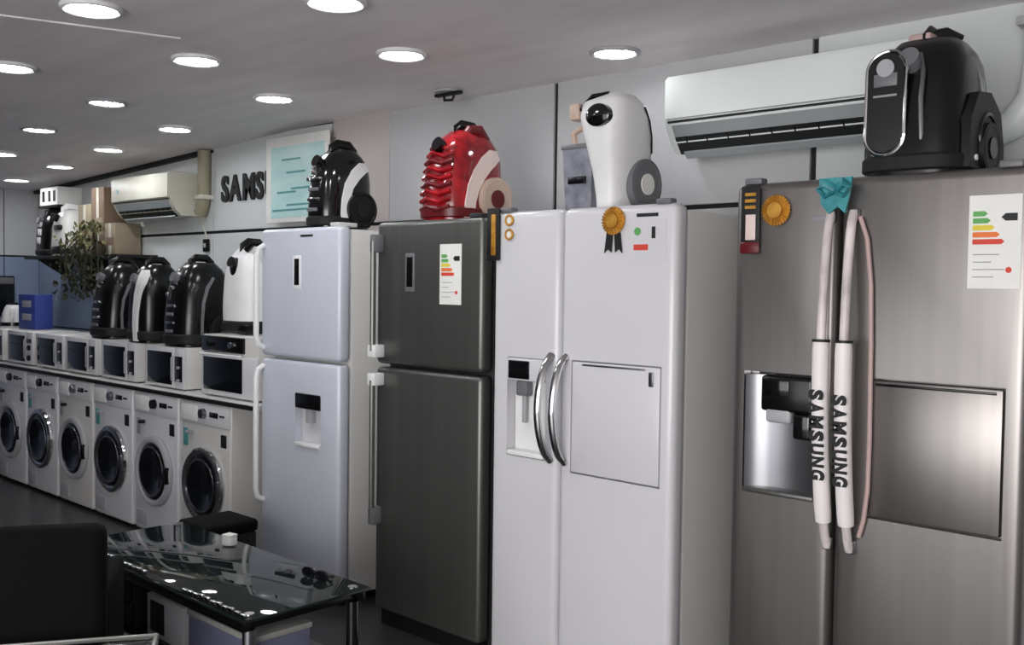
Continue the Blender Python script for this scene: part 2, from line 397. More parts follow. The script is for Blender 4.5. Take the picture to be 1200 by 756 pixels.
for k, hx in enumerate((-1.345-c, -1.275-c)):
    def hp(z):
        q = (z-.765)/(1.76-.765); return (hx+.012+.012*(1-q), -.012-.058*math.sin(PI*min(1, max(0, q)))**.6, z)
    zs = [.765+(1.76-.765)*q/30 for q in range(31)]
    h = bar([hp(z) for z in zs], .0135, 'handle', M_wrap, t, n=12)
    zs2 = [.845+(1.385-.845)*q/16 for q in range(17)]
    sl = bar([hp(z) for z in zs2], [.023, .0245]+[.0245]*13+[.0245, .023], 'handle_sleeve', M_sleeve, t, n=16)
    ring = bar([hp(1.378), hp(1.386)], .026, 'sleeve_tie', M_blackm, sl, n=14)
    # lettering, one letter after the other down the sleeve
    zc = 1.240 if k == 0 else 1.230
    for ch in 'SAMSUNG':
        p = hp(zc-.02)
        o = text('letter', ch, .056, M_ink, sl, (p[0]-.020, p[1]-.0245, zc), (PI/2, PI/2, 0), .0024, .0028)
        x0_ = min(v.co.x for v in o.data.vertices); x1_ = max(v.co.x for v in o.data.vertices)
        kx = (.031 if ch != 'M' else .036)/(x1_-x0_)
        for v in o.data.vertices: v.co.x = (v.co.x-x0_)*kx
        zc -= (.031 if ch != 'M' else .036)+.0075
    for z in (.775, 1.75):
        MB().box(hx-.002+(.012 if z < 1 else 0), hx+.026+(.012 if z < 1 else 0), -.02, .002, z-.02, z+.02, .005).obj('handle_mount', M_satin, t)
MB().box(-1.40-c, -1.33-c, -.002, .001, 1.74, 1.75).obj('badge', M_satin, fz)

# ---------------------------------------------------------------- rosettes, ribbons and tags on the fridges
def rosette(name, label, x, z, r_, y=YF-.004, tails=M_blackm, tag_card=None, group=None):
    t = thing(name, label, 'rosette', (x, y, z), 0, group)
    n = 28; ring = []
    rings = []
    for rr, dep in ((r_*.98, 0), (r_, -.006), (r_*.55, -.012)):
        ring = []
        for i in range(n*2):
            a = PI*i/n; q = rr*(1 if i % 2 else .9); ring.append((q*math.cos(a), dep-(.004 if i % 2 else 0), q*math.sin(a)))
        rings.append(ring)
    MB().ring_loft(rings).obj('pleated_disc', M_gold, t, angle=20)
    MB().cyl((0, -.018, 0), r_*.5, .008, 'y', 20).obj('medallion', M_gold, t)
    if tails:
        for sx in (-1, 1):
            pr = [(sx*r_*.05, -r_*.7), (sx*r_*.55, -r_*.75), (sx*r_*.75, -r_*2.2), (sx*r_*.45, -r_*1.9), (sx*r_*.15, -r_*2.15)]
            MB().prism(pr, -.005+.001*sx, -.002+.001*sx, 'y').obj('ribbon_tail', tails, t)
    return t
rosette('rosette', 'gold rosette with two black ribbon tails on the white side-by-side fridge', -2.145, 1.765, .052)
rosette('rosette', 'gold rosette beside the black tag on the left corner of the steel fridge', -1.515, 1.775, .050, tails=None)
t = thing('award_tag', 'black and dark red upright tag on the left corner of the steel fridge', 'tag', (-1.603, YF-.004, 1.655))
MB().box(-.033, .033, -.008, 0, 0, .20, .003).obj('card', M_blackm, t)
MB().box(-.015, .02, -.0105, -.007, .03, .11, .002).obj('print_panel', M_pinkwhite, t)
for k in range(3): MB().box(-.018, .02, -.0105, -.007, .128+.02*k, .138+.02*k).obj('gold_line', M_gold, t)
MB().box(-.033, .033, -.011, -.002, -.012, .024, .003).obj('red_foot', M_redd, t)
t = thing('award_tag', 'narrow black and gold tag on the left corner of the white side-by-side fridge', 'tag', (-2.735, YF-.004, 1.63))
MB().box(-.033, .033, -.010, 0, 0, .205, .003).obj('card', M_blackm, t)
MB().box(-.008, .016, -.013, -.008, .02, .18, .002).obj('gold_strip', M_gold, t)
t = thing('gold_badge', 'pair of small gold round badges on the top left of the white side-by-side fridge', 'badge', (-2.655, YF-.002, 1.70))
for k in range(2): 
    MB().torus((0, -.004, .03+.055*k), .018, .005, 'y', 20, 8).obj('ring', M_gold, t)
    MB().cyl((0, -.005, .03+.055*k), .013, .004, 'y', 16).obj('disc', M_paper, t)
# teal ribbon
t = thing('ribbon_bow', 'teal ribbon tied over the top of the wrapped steel fridge handles', 'ribbon', (-1.31, YF-.028, 1.755))
MB().prism([(-.052, .105), (.05, .105), (.042, .05), (.03, .0), (.008, .02), (-.02, .0), (-.045, .03)], -.010, -.002, 'y').obj('ribbon', M_teal, t)
for sx in (-1, 1):
    MB().tube([(0, -.012, .07), (sx*.03, -.028, .09), (sx*.05, -.02, .075), (sx*.03, -.016, .05), (0, -.012, .065)], .010, n=8, sx=1.3, sy=.5).obj('loop', M_teal, t)
t = tag(bar([(-1.245, YF-.010, 1.745), (-1.222, YF-.010, 1.68), (-1.208, YF-.010, 1.55), (-1.203, YF-.010, 1.38), (-1.200, YF-.010, 1.1), (-1.202, YF-.010, .95), (-1.212, YF-.010, .86), (-1.225, YF-.010, .81)], .007, 'pinkish_strip', M_pinkish, None, n=8), 'thin pinkish strip running down beside the right wrapped fridge handle', 'cord')  # thin pinkish tube down the door, right of the handles

# ---------------------------------------------------------------- vacuum cleaners
def vac(label, loc, rotz, secs, body, band=None, wheel=None, hub=None, front=None, extra=None, n=3.2, group=None, handle=M_blackp, wr=.09, wpos=(.06, .10)):
    """secs: (z, y centre, half width x, half depth y); front is -y"""
    t = thing('vacuum_cleaner', label, 'vacuum cleaner', loc, rotz, group)
    K = 36; rings = []
    def pt(sec, a, off=0):
        z, yc, hx, hy = sec; ca, sa = math.cos(a), math.sin(a)
        q = (abs(ca)**n+abs(sa)**n)**(-1/n)
        return ((hx+off)*q*ca, yc+(hy+off)*q*sa, z)
    for s in secs: rings.append([pt(s, 2*PI*i/K) for i in range(K)])
    MB().ring_loft(rings).obj('body', body, t, angle=50)
    def sec_at(z):
        for a, b_ in zip(secs, secs[1:]):
            if a[0] <= z <= b_[0]:
                k = (z-a[0])/max(1e-6, b_[0]-a[0]); return tuple(a[i]+(b_[i]-a[i])*k for i in range(4))
        return secs[-1]
    def side_x(y, z):
        _, yc, hx, hy = sec_at(z); v = min(.97, abs((y-yc)/hy)); return hx*(1-v**n)**(1/n)
    if band:
        for sgn in (1, -1):
            L = []
            for (y, z, wd) in band[1]:
                L.append((y, z, wd))
            rings = []
            for i, (y, z, wd) in enumerate(L):
                a = L[max(0, i-1)]; b_ = L[min(len(L)-1, i+1)]; d = Vector((b_[0]-a[0], b_[1]-a[1])).normalized(); nn = Vector((-d.y, d.x))
                p = (y+nn.x*wd, z+nn.y*wd); q = (y-nn.x*wd, z-nn.y*wd)
                rings.append([(sgn*(side_x(*p)+.007), *p), (sgn*(side_x(*q)+.007), *q), (sgn*(side_x(*q)-.01), *q), (sgn*(side_x(*p)-.01), *p)])
            MB().ring_loft(rings).obj('band', band[0], t)
    if wheel:
        for sgn in (1, -1):
            y, z = wpos; x = side_x(y, z)
            wo = MB().cyl((sgn*(x-.02) if sgn > 0 else -x-.025, y, z), wr, .045, 'x', 32).torus((sgn*(x+.018), y, z), wr*.86, .009, 'x', 32, 8).obj('wheel', wheel, t)
            MB().cyl((sgn*(x+.018) if sgn > 0 else -x-.034, y, z), wr*.42, .012, 'x', 24).obj('hub', hub, wo)
    if front is not white_front:
        z0 = secs[-1][0]*.10
        MB().ring_loft([[pt(sec_at(z), 2*PI*i/K, o_) for i in range(K)] for z, o_ in ((z0*.3, .001), (z0*.45, .008), (z0*1.3, .008), (z0*1.5, .001))], cap=False).obj('bumper', M_rubber if body is not M_red else M_redd, t)
        zs_ = secs[-1][0]*.80; sc = sec_at(zs_)
        MB().tube([(0, sc[1]-sc[3]+.03, zs_-.02), (0, sc[1]-sc[3]-.015, zs_+.01), (0, sc[1]-sc[3]-.03, zs_+.015)], .03, n=16).obj('hose_socket', M_midgrey if body is M_blackp else M_blackp, t)
        if front is speck_front:
            for q, z in enumerate((.62, .70, .76)):
                c_ = sec_at(secs[-1][0]*z)
                MB().box(-.07+.03*q, -.045+.03*q, c_[1]-c_[3]-.012, c_[1]-c_[3]+.02, c_[0]-.012, c_[0]+.012, .005).obj('chrome_latch', M_chrome, t)
    zt = secs[-1][0]; yt = secs[-1][1]
    if handle:
        bar([(0, yt-.06, zt-.03), (0, yt-.06, zt+.01), (0, yt-.03, zt+.03), (0, yt+.04, zt+.028), (0, yt+.07, zt), (0, yt+.075, zt-.04)], .012, 'handle', handle, t, sx=1, sy=2)
    if front: front(t, sec_at)
    if extra: extra(t, sec_at)
    return t
def white_front(t, sec_at): pass
def dome(h, hx, hy, lean=.0, top=.45, bulge=1.0):
    out = []
    for k in range(13):
        q = k/12; z = h*q
        if q < .55: s = .96+.04*math.sin(q/.55*PI)*bulge
        else:
            v = (q-.55)/.45; s = math.sqrt(max(0, 1-v*v*(1-top*top)))*.96 if True else 1
        out.append((z, lean*q, hx*(s if q > .55 else s)*(1 if q < .8 else 1), hy*s))
    return out
def speck_front(t, sec_at, m1=M_chrome, m2=M_midgrey):
    for k, z in enumerate((.09, .14, .19, .24)):
        _, yc, hx, hy = sec_at(z)
        MB().box(-.05, .03+.01*(k % 2), yc-hy-.008, yc-hy+.02, z-.008, z+.010, .004).obj('front_rib', m1 if k % 2 else m2, t)
    z = .30; _, yc, hx, hy = sec_at(z)
    bar([(-.05, yc-hy-.004, z-.02), (-.04, yc-hy+.005, z+.03), (-.02, yc-hy+.03, z+.055)], .008, 'hose_clip', m1, t)
# 1 on the pale blue fridge
vac('black vacuum cleaner with a silver band, standing on the pale blue fridge', (-4.05, 3.02, 1.801), 0, dome(.395, .105, .155, .02), M_black,
    band=(M_plastic, [(-.035, .005, .022), (-.04, .07, .023), (-.035, .14, .024), (-.015, .21, .026), (.03, .27, .03), (.075, .305, .03), (.115, .315, .02)]), wheel=M_blackp, hub=M_blackm, front=speck_front, wr=.088, wpos=(.055, .097))
# 2 red one
def red_front(t, sec_at):
    for k in range(9):
        z = .05+.033*k; _, yc, hx, hy = sec_at(z)
        MB().tube([(-hx*.7, yc-hy+.012, z), (-.03, yc-hy-.008, z+.012), (.04, yc-hy-.008, z-.006), (hx*.7, yc-hy+.014, z+.008)], .010, n=8).obj('ridge', M_red if k % 3 else M_redd, t)
    MB().tube([(.03, -.02, .36), (.05, .0, .40), (.06, .05, .405), (.06, .09, .36)], .022, n=10).obj('hose_socket', M_redd, t)
vac('red vacuum cleaner with a whitish band, standing on the dark steel fridge', (-3.165, 3.02, 1.806), 0, dome(.395, .13, .17, .03), M_red,
    band=(M_pinkwhite, [(-.07, .01, .026), (-.065, .08, .027), (-.05, .14, .030), (-.015, .20, .034), (.03, .25, .036), (.08, .285, .034), (.12, .295, .02)]), wheel=M_beige, hub=M_redd, front=red_front, wr=.094, wpos=(.075, .10), handle=M_blackp)
# 3 white one
def white_front(t, sec_at):
    _, yc, hx, hy = sec_at(.31)
    MB().ring_loft([[(.02+.055*math.cos(a)*s, yc-hy+.02-d, .335+.042*math.sin(a)*s) for a in [2*PI*i/24 for i in range(24)]] for s, d in ((1, 0), (.98, .03), (.7, .038))]).obj('window', M_black, t)
    bar([(-.10, yc-.08, .375), (-.03, yc-.10, .41), (.03, yc-.08, .415)], .013, 'grip', M_blackp, t)
    MB().box(-.15, -.10, yc-.10, yc-.04, .335, .40, .012).obj('nozzle_tip', M_beige, t)
vac('white vacuum cleaner with a black window, standing on the white side-by-side fridge', (-2.285, 3.0, 1.821), 0,
    [(0, .03, .055, .125), (.05, .03, .06, .125), (.12, .025, .068, .13), (.2, .01, .08, .135), (.28, -.01, .095, .135), (.34, -.03, .104, .125), (.39, -.04, .10, .10), (.42, -.04, .075, .07)], M_plastic,
    band=(M_blackp, [(.115, .22, .009), (.10, .28, .009), (.07, .34, .009), (.035, .385, .009)]), wheel=M_midgrey, hub=M_paper, front=white_front, wr=.095, wpos=(.06, .097), handle=None)
t = thing('appliance_box', 'small grey translucent bin standing left of the white vacuum cleaner', 'container', (-2.52, 3.12, 1.82))
MB().ring_loft([[(-.075-q*.02, -.06, .26*q) , (.055+.0*q, -.06, .26*q), (.055, .06, .26*q), (-.075-q*.02, .06, .26*q)] for q in (0, .5, 1)]).obj('bin', M_greybox, t)
MB().box(-.102, .06, -.066, .066, .26, .28, .006).obj('lid', M_midgrey, t)
MB().box(-.06, .03, -.07, -.056, .12, .15, .004).obj('catch', M_blackp, t)
MB().tube([(-.06, -.02, .28), (-.07, -.02, .33), (-.02, -.02, .35), (.02, -.02, .30)], .014, n=8).obj('tube_end', M_beige, t)
# 4 big black
def big_front(t, sec_at):
    y0 = sec_at(.18)[1]-sec_at(.18)[3]
    # oval outline
    pts = []
    for i in range(41):
        a = 2*PI*i/40; ca, sa = math.cos(a), math.sin(a)
        x = -.06+.058*ca; z = .215+.058*sa+(.095 if sa > 0 else -.095)
        pts.append((x, y0-.012+max(0, z-.22)**2*.9, z))
    bar(pts, .006, 'silver_outline', M_chrome, t, n=8, cap=False)
    MB().prism([(-.06+.054*math.cos(2*PI*i/32), .215+.054*math.sin(2*PI*i/32)+(.09 if i < 16 else -.09)) for i in range(32)], y0-.012, y0+.045, 'y').obj('dust_window', M_black, t)
    MB().cyl((-.06, y0-.018, .315), .026, .01, 'y', 20).obj('dial', M_lightgrey, t)
    MB().box(-.095, -.025, y0-.016, y0-.01, .232, .238).obj('trim_line', M_chrome, t)
    MB().box(-.095, -.025, y0-.016, y0-.01, .262, .30, .004).obj('dial_wing', M_midgrey, t)
    bar([(.045, y0-.002, .10), (.04, y0-.004, .22), (.04, y0+.01, .30), (.02, y0+.04, .355)], .008, 'side_trim', M_satin, t)
    bar([(-.01, -.02, .40), (-.01, .0, .43), (.03, .03, .44), (.06, .06, .42)], .022, 'carry_grip', M_blackp, t)
    MB().prism([(-.13, .02), (-.12, .16), (-.06, .24), (.04, .25), (.13, .20), (.165, .10), (.165, .02)], .13, .163, 'x').obj('side_cover', M_blackm, t)
    MB().torus((.163, .02, .115), .07, .007, 'x', 32, 8).obj('cover_ring', M_blackp, t)
    MB().cyl((.158, -.08, .05), .009, .010, 'x', 12).obj('side_button', M_plastic, t)
    MB().box(-.05, .02, -.06, .0, .405, .435, .01).obj('grip_badge', M_pinkish, t)
    for k in range(3):
        x = sec_at(.30)[2]+.004
        bar([(x+.004-.006*k, .03+.035*k, .23), (x-.003-.006*k, .03+.035*k, .29), (x-.022-.008*k, .03+.033*k, .345)], 0.0075, 'vent_trim', M_chrome, t)
vac('large black vacuum cleaner with a silver oval outline, on the steel fridge', (-1.155, 3.055, 1.866), 0,
    [(0, 0, .150, .19), (.04, 0, .152, .19), (.12, .0, .150, .18), (.2, .0, .142, .17), (.28, .005, .135, .16), (.34, .01, .125, .15), (.38, .015, .108, .13), (.41, .02, .085, .10)], M_blackp,
    wheel=M_blackm, hub=M_blackp, front=big_front, wr=.075, wpos=(.02, .085), handle=M_blackp, n=3.6)

# ---------------------------------------------------------------- washing machines, worktop, microwaves
def washer(x, label, variant):
    t = thing('washing_machine', label, 'washing machine', (x, 2.82, 0), 0, 'washing machines in a row')
    w = .265; door_c = M_chrome if variant % 2 == 0 else M_lightgrey
    MB().box(-w, w, 0, .56, .02, .862, .014, 3).obj('body', M_white if variant % 3 else M_whitewarm, t)
    MB().box(-w+.006, w-.006, -.008, .01, .735, .855, .006).obj('control_panel', M_white, t)
    MB().box(-w+.02, -.07, -.013, -.004, .75, .84, .005).obj('drawer', M_plastic, t)
    k = MB().cyl((.0, -.032, .80), .026, .028, 'y', 20, r2=.030).obj('knob', M_blackp if variant in (1, 4, 5) else M_satin, t)
    MB().box(.06, .15, -.011, -.004, .785, .815, .002).obj('display', M_black, t)
    for q in range(3): MB().cyl((.175+.018*q, -.013, .80), .006, .006, 'y', 10).obj('button', M_blackp, t)
    zc = .40
    d = MB().torus((0, -.012, zc), .190, .024, 'y', 40, 10).obj('door', door_c, t)
    MB().ring_loft([[(rr*math.cos(2*PI*i/32), yy, zc+rr*math.sin(2*PI*i/32)) for i in range(32)] for rr, yy in ((.185, -.002), (.18, -.02), (.145, -.036), (.11, -.024), (.05, .0))]).obj('door_glass', M_darkglass, d)
    MB().torus((0, -.030, zc), .145, .007, 'y', 36, 8).obj('inner_ring', M_satin, d)
    MB().box(.178, .206, -.045, -.012, zc-.05, zc+.05, .008).obj('door_handle', M_blackp if variant % 2 else M_satin, d)
    for q in range(2):
        bar([(-.165+.0*q, -.02, zc+.28-.0*q), (-.12, -.018, zc+.285)], .012, 'sticker', M_ink if variant % 2 else M_greyink, t) if q == 0 else None
    MB().box(-.235, -.185, -.004, .004, .60, .70, .002).obj('energy_label', M_greyink if variant % 2 else M_aquad, t)
    MB().box(.17, .225, -.004, .004, .63, .70, .002).obj('feature_label', M_ink, t)
    MB().box(-.24, -.10, -.005, .004, .05, .14, .004).obj('filter_cover', M_lightgrey if variant else M_blackp, t)
    for sx in (-1, 1):
        for y in (.05, .5): MB().cyl((sx*.21, y, 0), .02, .022, n=10).obj('foot', M_rubber, t)
    return t
wl = ['nearest washing machine, right against the pale blue fridge', 'second washing machine from the pale blue fridge', 'third washing machine from the pale blue fridge',
      'fourth washing machine from the pale blue fridge', 'fifth washing machine from the pale blue fridge', 'sixth washing machine from the pale blue fridge',
      'seventh washing machine from the pale blue fridge, mostly cut by the left edge', 'farthest washing machine, cut by the left edge of the picture']
wx = [-4.93+.0, -5.50, -6.07, -6.63, -7.19, -7.75, -8.31, -8.87]
for i, x in enumerate(wx): washer(x-.06, wl[i], i)
wt = thing('worktop', 'long white board with a dark front edge lying on the washing machines', 'worktop', (-6.87, 2.81, .863))
MB().box(-2.35, 2.42, 0, .60, 0, .030, .003).obj('board', M_whitewarm, wt)
MB().box(-2.35, 2.42, -.008, .0, .0, .024, .002).obj('edge_strip', M_blackm, wt)
ZW = .893
def micro(x, label, w=.24, h=.25, kind=0):
    t = thing('microwave', label, 'microwave', (x, 2.86, ZW), 0, 'microwaves in a row on the washing machines')
    MB().box(-w, w, .012, .36, .008, h, .008).obj('body', M_whitewarm, t)
    MB().box(-w, w*.50, 0, .014, .010, h-.002, .005).obj('door', M_white, t)
    MB().box(-w+.04, w*.50-.022, -.004, .002, .028, h-.03, .003).obj('door_window', M_darkglass, t)
    MB().box(w*.50+.003, w, .0, .014, .010, h-.002, .005).obj('control_panel', M_white, t)
    MB().box(w*.50+.012, w-.02, -.003, .002, .05 if kind != 2 else .17, h-.05, .002).obj('display', M_black, t)
    for q in range(2): MB().cyl((w*.78, -.016, .06+.075*q), .02 if kind == 2 else .008, .016, 'y', 16).obj('dial', M_blackp if kind == 2 else M_lightgrey, t)
    bar([(w*.47, -.002, .05), (w*.47, -.012, .06), (w*.47, -.012, h-.06), (w*.47, -.002, h-.05)], .004, 'handle', M_lightgrey, t)
    for sx in (-1, 1):
        for y in (.05, .32): MB().cyl((sx*(w-.04), y, 0), .012, .01, n=8).obj('foot', M_rubber, t)
# nearest: oven with a black strip on top
t = thing('mini_oven', 'white oven with a black control strip and black window, beside the pale blue fridge', 'oven', (-4.82, 2.86, ZW))
MB().box(-.285, .285, .012, .40, .01, .345, .008).obj('body', M_whitewarm, t)
MB().box(-.285, .285, 0, .014, .01, .235, .005).obj('door', M_white, t)
MB().box(-.255, .145, -.005, .002, .038, .222, .003).obj('door_window', M_darkglass, t)
MB().box(-.275, .155, -.004, .013, .252, .338, .004).obj('control_strip', M_black, t)
MB().cyl((.05, -.024, .295), .017, .022, 'y', 18).obj('knob', M_chrome, t)
MB().cyl((-.18, -.022, .295), .017, .020, 'y', 18).obj('knob', M_blackp, t)
bar([(-.25, -.004, .24), (-.25, -.028, .24), (.14, -.028, .24), (.14, -.004, .24)], .006, 'handle', M_plastic, t)
for sx in (-1, 1):
    for y in (.05, .35): MB().cyl((sx*.24, y, 0), .014, .012, n=8).obj('foot', M_rubber, t)
ml = ['microwave with a smoky window, first one left of the white oven', 'microwave with a narrow dark window, second one left of the white oven',
      'microwave with a black window, third one left of the white oven', 'microwave with a greenish dark window, fourth one left of the white oven',
      'fifth microwave left of the white oven, with round dials', 'sixth microwave left of the white oven, cut by the picture edge']
for i, x in enumerate([-5.54, -6.14, -6.70, -7.22, -7.76, -8.34]):
    micro(x, ml[i], kind=2 if i in (4,) else 0)

# three black vacuums standing on the microwaves, one white behind
ZM = ZW+.252
vac('black vacuum cleaner on the microwaves, leftmost of the three black ones', (-6.54, 3.05, ZM), 0, dome(.50, .165, .16, .03), M_blackp, band=(M_midgrey, [(-.05, .06, .008), (-.055, .16, .008), (-.04, .26, .009), (.0, .35, .010), (.05, .40, .008)]), wheel=M_blackm, hub=M_blackp, front=speck_front, wr=.08, wpos=(.06, .09), group='black vacuum cleaners on the microwaves')
def stripe(t, sec_at):
    pts = []
    rings = []
    for z, x, wd in ((.01, .04, .022), (.1, .04, .024), (.2, .045, .026), (.3, .055, .030), (.37, .065, .036), (.42, .06, .036), (.455, .05, .025)):
        _, yc, hx, hy = sec_at(z); y = yc-hy
        rings.append([(x-wd, y-.012, z), (x+wd, y-.012, z), (x+wd, y+.06, z), (x-wd, y+.06, z)])
    MB().ring_loft(rings).obj('front_stripe', M_plastic, t)
vac('black vacuum cleaner with a broad white front stripe, on the microwaves', (-5.98, 3.04, ZM), 0, dome(.49, .15, .16, .0), M_blackp, front=stripe, wheel=M_blackm, hub=M_blackp, wr=.08, wpos=(.06, .09), group='black vacuum cleaners on the microwaves')
vac('black vacuum cleaner on the microwaves with a tall top handle, rightmost of the three', (-5.49, 3.05, ZM), 0, dome(.50, .165, .18, .02), M_blackp, band=(M_midgrey, [(-.06, .06, .008), (-.06, .16, .008), (-.05, .26, .009), (-.02, .35, .010), (.03, .41, .008)]), front=speck_front, wheel=M_blackm, hub=M_blackp, wr=.085, wpos=(.07, .10), group='black vacuum cleaners on the microwaves')
def wv(t, sec_at):
    _, yc, hx, hy = sec_at(.38)
    MB().ring_loft([[(.0+.034*math.cos(a)*s, yc-hy+.02-d, .375+.055*math.sin(a)*s) for a in [2*PI*i/20 for i in range(20)]] for s, d in ((1, 0), (.98, .028), (.7, .034))]).obj('window', M_black, t)
    MB().box(-.13, .16, yc-hy-.02, yc-.03, .0, .055, .012).obj('base', M_blackp, t)
    MB().tube([(.06, yc-.08, .47), (.10, yc-.06, .51), (.16, yc-.03, .50)], .018, n=8).obj('grip', M_blackp, t)
vac('white vacuum cleaner with a small black oval, half hidden by the pale blue fridge', (-4.96, 3.10, ZW+.347), 0, dome(.49, .16, .14, .0), M_plastic, front=wv, wheel=M_lightgrey, hub=M_plastic, wr=.08, wpos=(.05, .09), handle=M_blackp)

# small things at the far end of the microwaves
t = thing('carton', 'blue printed carton standing on the far microwaves', 'box', (-8.03, 3.08, ZM), .1)
MB().box(-.13, .13, -.07, .07, 0, .27, .003).obj('box', M_blue, t)
for k in range(2): MB().box(-.07, .07, -.073, -.069, .07+.10*k, .12+.10*k, .002).obj('print_patch', M_greyink, t)
t = thing('kettle', 'small white kettle-like jug standing beside the blue carton', 'jug', (-8.40, 3.05, ZM))
MB().ring_loft([[(rr*math.cos(2*PI*i/24), rr*math.sin(2*PI*i/24), z) for i in range(24)] for rr, z in ((.09, 0), (.095, .03), (.085, .10), (.065, .16), (.05, .18))]).obj('body', M_plastic, t)
MB().cyl((0, 0, .18), .045, .018, r2=.03).obj('lid', M_blackp, t)
MB().cyl((0, 0, .012), .0975, .03).obj('dark_ring', M_blackp, t)
bar([(.06, -.03, .15), (.11, -.05, .15), (.12, -.05, .08), (.09, -.04, .05)], .010, 'handle', M_plastic, t)
t = thing('wall_screen', 'small dark screen with a grey top edge on the far wall', 'screen', (XF+.003, 2.95, 1.20), PI/2)
MB().box(-.42, .42, -.05, -.0, 0, .36, .008).obj('casing', M_blackm, t)
MB().box(-.40, .40, -.053, -.048, .015, .27, .003).obj('screen', M_darkglass, t)
MB().box(-.41, .41, -.054, -.048, .29, .345, .003).obj('top_bar', M_midgrey, t)

# ---------------------------------------------------------------- air conditioners
def aircon(label, x0, x1, yb, zt, h, dep, white, vane):
    t = thing('air_conditioner', label, 'air conditioner', ((x0+x1)/2, yb, zt-h)); w = (x1-x0)/2
    prof = [(0, 0), (0, h), (-dep*.92, h), (-dep, h*.94), (-dep, h*.42), (-dep*.96, h*.34), (-dep*.80, h*.12), (-dep*.62, 0)]
    MB().prism(prof, -w, w, 'x').obj('casing', white, t)
    MB().prism([(-dep-.012, h*.93), (-dep-.001, h*.985), (-dep+.01, h*.985), (-dep+.01, h*.40), (-dep-.012, h*.42)], -w+.012, w-.012, 'x').obj('front_panel', white, t)
    MB().prism([(-dep*.985-.004, h*.365), (-dep*.985+.02, h*.365), (-dep*.985+.02, h*.395), (-dep*.985-.004, h*.395)], -w+.015, w-.015, 'x').obj('shadow_gap', M_acd, t)
    MB().prism([(-dep*.965, h*.33), (-dep*.86, h*.19), (-dep*.84, h*.21), (-dep*.94, h*.35)], -w+.03, w-.05, 'x').obj('upper_flap', vane, t)
    MB().prism([(-dep*.86, h*.185), (-dep*.655, h*.0-.008), (-dep*.60, h*.03), (-dep*.82, h*.21)], -w+.03, w-.05, 'x').obj('air_outlet', M_acd, t)
    MB().prism([(-dep*.70, -.004), (-dep*.60, -.026), (-dep*.595, -.020), (-dep*.69, .004)], -w+.05, w-.07, 'x').obj('lower_flap', vane, t)
    for k in range(10):
        x = -w+.08+(2*w-.18)*k/9
        MB().prism([(-dep*.86, h*.175), (-dep*.67, h*.0), (-dep*.62, h*.05), (-dep*.80, h*.2)], x-.003, x+.003, 'x').obj('fin', M_blackp, t)
    return t
aircon('large white air conditioner on the wall behind the big black vacuum cleaner', -2.33, -1.30, YW-.007, 2.385, .30, .235, M_acw, M_acg)
ac = aircon('cream air conditioner on the wall above the three black vacuum cleaners', -7.30, -6.42, YW-.007, 2.29, .30, .235, M_ivory, M_acg)
MB().cyl((-.33, -.250, .20), .018, .006, 'y', 14).obj('round_badge', M_aqua, ac)
t = thing('pipe_trunking', 'olive coloured pipe trunking bending down beside the cream air conditioner', 'trunking', (-6.30, YW-.05, 0))
bar([(0, 0, 2.44), (0, 0, 2.15), (-.01, 0, 2.07), (-.03, 0, 2.03), (-.05, 0, 2.01)], .045, 'pipe', M_olive, t, n=14)
MB().box(-.06, .06, -.05, .042, 2.10, 2.13, .004).obj('clamp', M_ivory, t)
t = thing('pipe_trunking', 'pale grey curved pipe trunking by the top right corner of the picture', 'trunking', (-1.02, YW-.058, 0))
bar([(.03, 0, 2.495), (.03, 0, 2.28), (.015, 0, 2.17), (-.04, 0, 2.09), (-.11, 0, 2.06), (-.20, 0, 2.055)], .05, 'pipe', M_acw, t, n=16)
MB().box(-.03, .09, -.056, .05, 2.40, 2.43, .004).obj('clamp', M_lightgrey, t)
tag(bar([(-6.44, YW-.014, 1.99), (-6.38, YW-.013, 1.93), (-6.33, YW-.014, 1.85), (-6.32, YW-.014, 1.80)], .006, 'power_cord', M_ivory, None), 'thin pale cord hanging under the cream air conditioner', 'cord')
t = thing('wall_socket', 'small dark switch on the wall below the olive trunking', 'switch', (-6.33, YW-.0065, 1.74))
MB().box(-.035, .035, -.02, 0, 0, .09, .006).obj('casing', M_blackp, t)
MB().box(-.012, .012, -.026, -.018, .03, .06, .003).obj('rocker', M_lightgrey, t)

# ---------------------------------------------------------------- wall letters and aqua poster
t = thing('wall_sign', 'black raised letters on the pale wall panel left of the aqua poster', 'sign', (-6.13, YW-.0065, 2.085))
xx = 0
for ch in 'SAMSUNG':
    o = text('letter', ch, .235, M_ink, t, (xx, -.004, 0), (PI/2, 0, 0), .010, .009, (.82, 1))
    xx += max(v.co.x for v in o.data.vertices)+.018
t = thing('poster', 'aqua and white poster board on the wall above the pale blue fridge', 'poster', (-5.14, YW-.075, 1.905))
MB().box(-.33, .33, -.012, .0, 0, .53, .003).obj('board', M_paper, t)
MB().box(-.27, .29, -.0145, -.011, .03, .47).obj('aqua_print', M_aqua, t)
for z, a, b_ in ((.07, -.25, .26), (.10, -.1, .27), (.18, -.2, .0), (.20, -.05, .2), (.30, -.1, .1), (.38, -.15, .05)):
    MB().box(a, b_, -.0165, -.0135, z, z+.012).obj('print_line', M_aquad, t)
for sx in (-.28, .28):
    for z in (.04, .49): MB().cyl((sx, 0, z), .008, .069, 'y', 10).obj('standoff', M_satin, t)

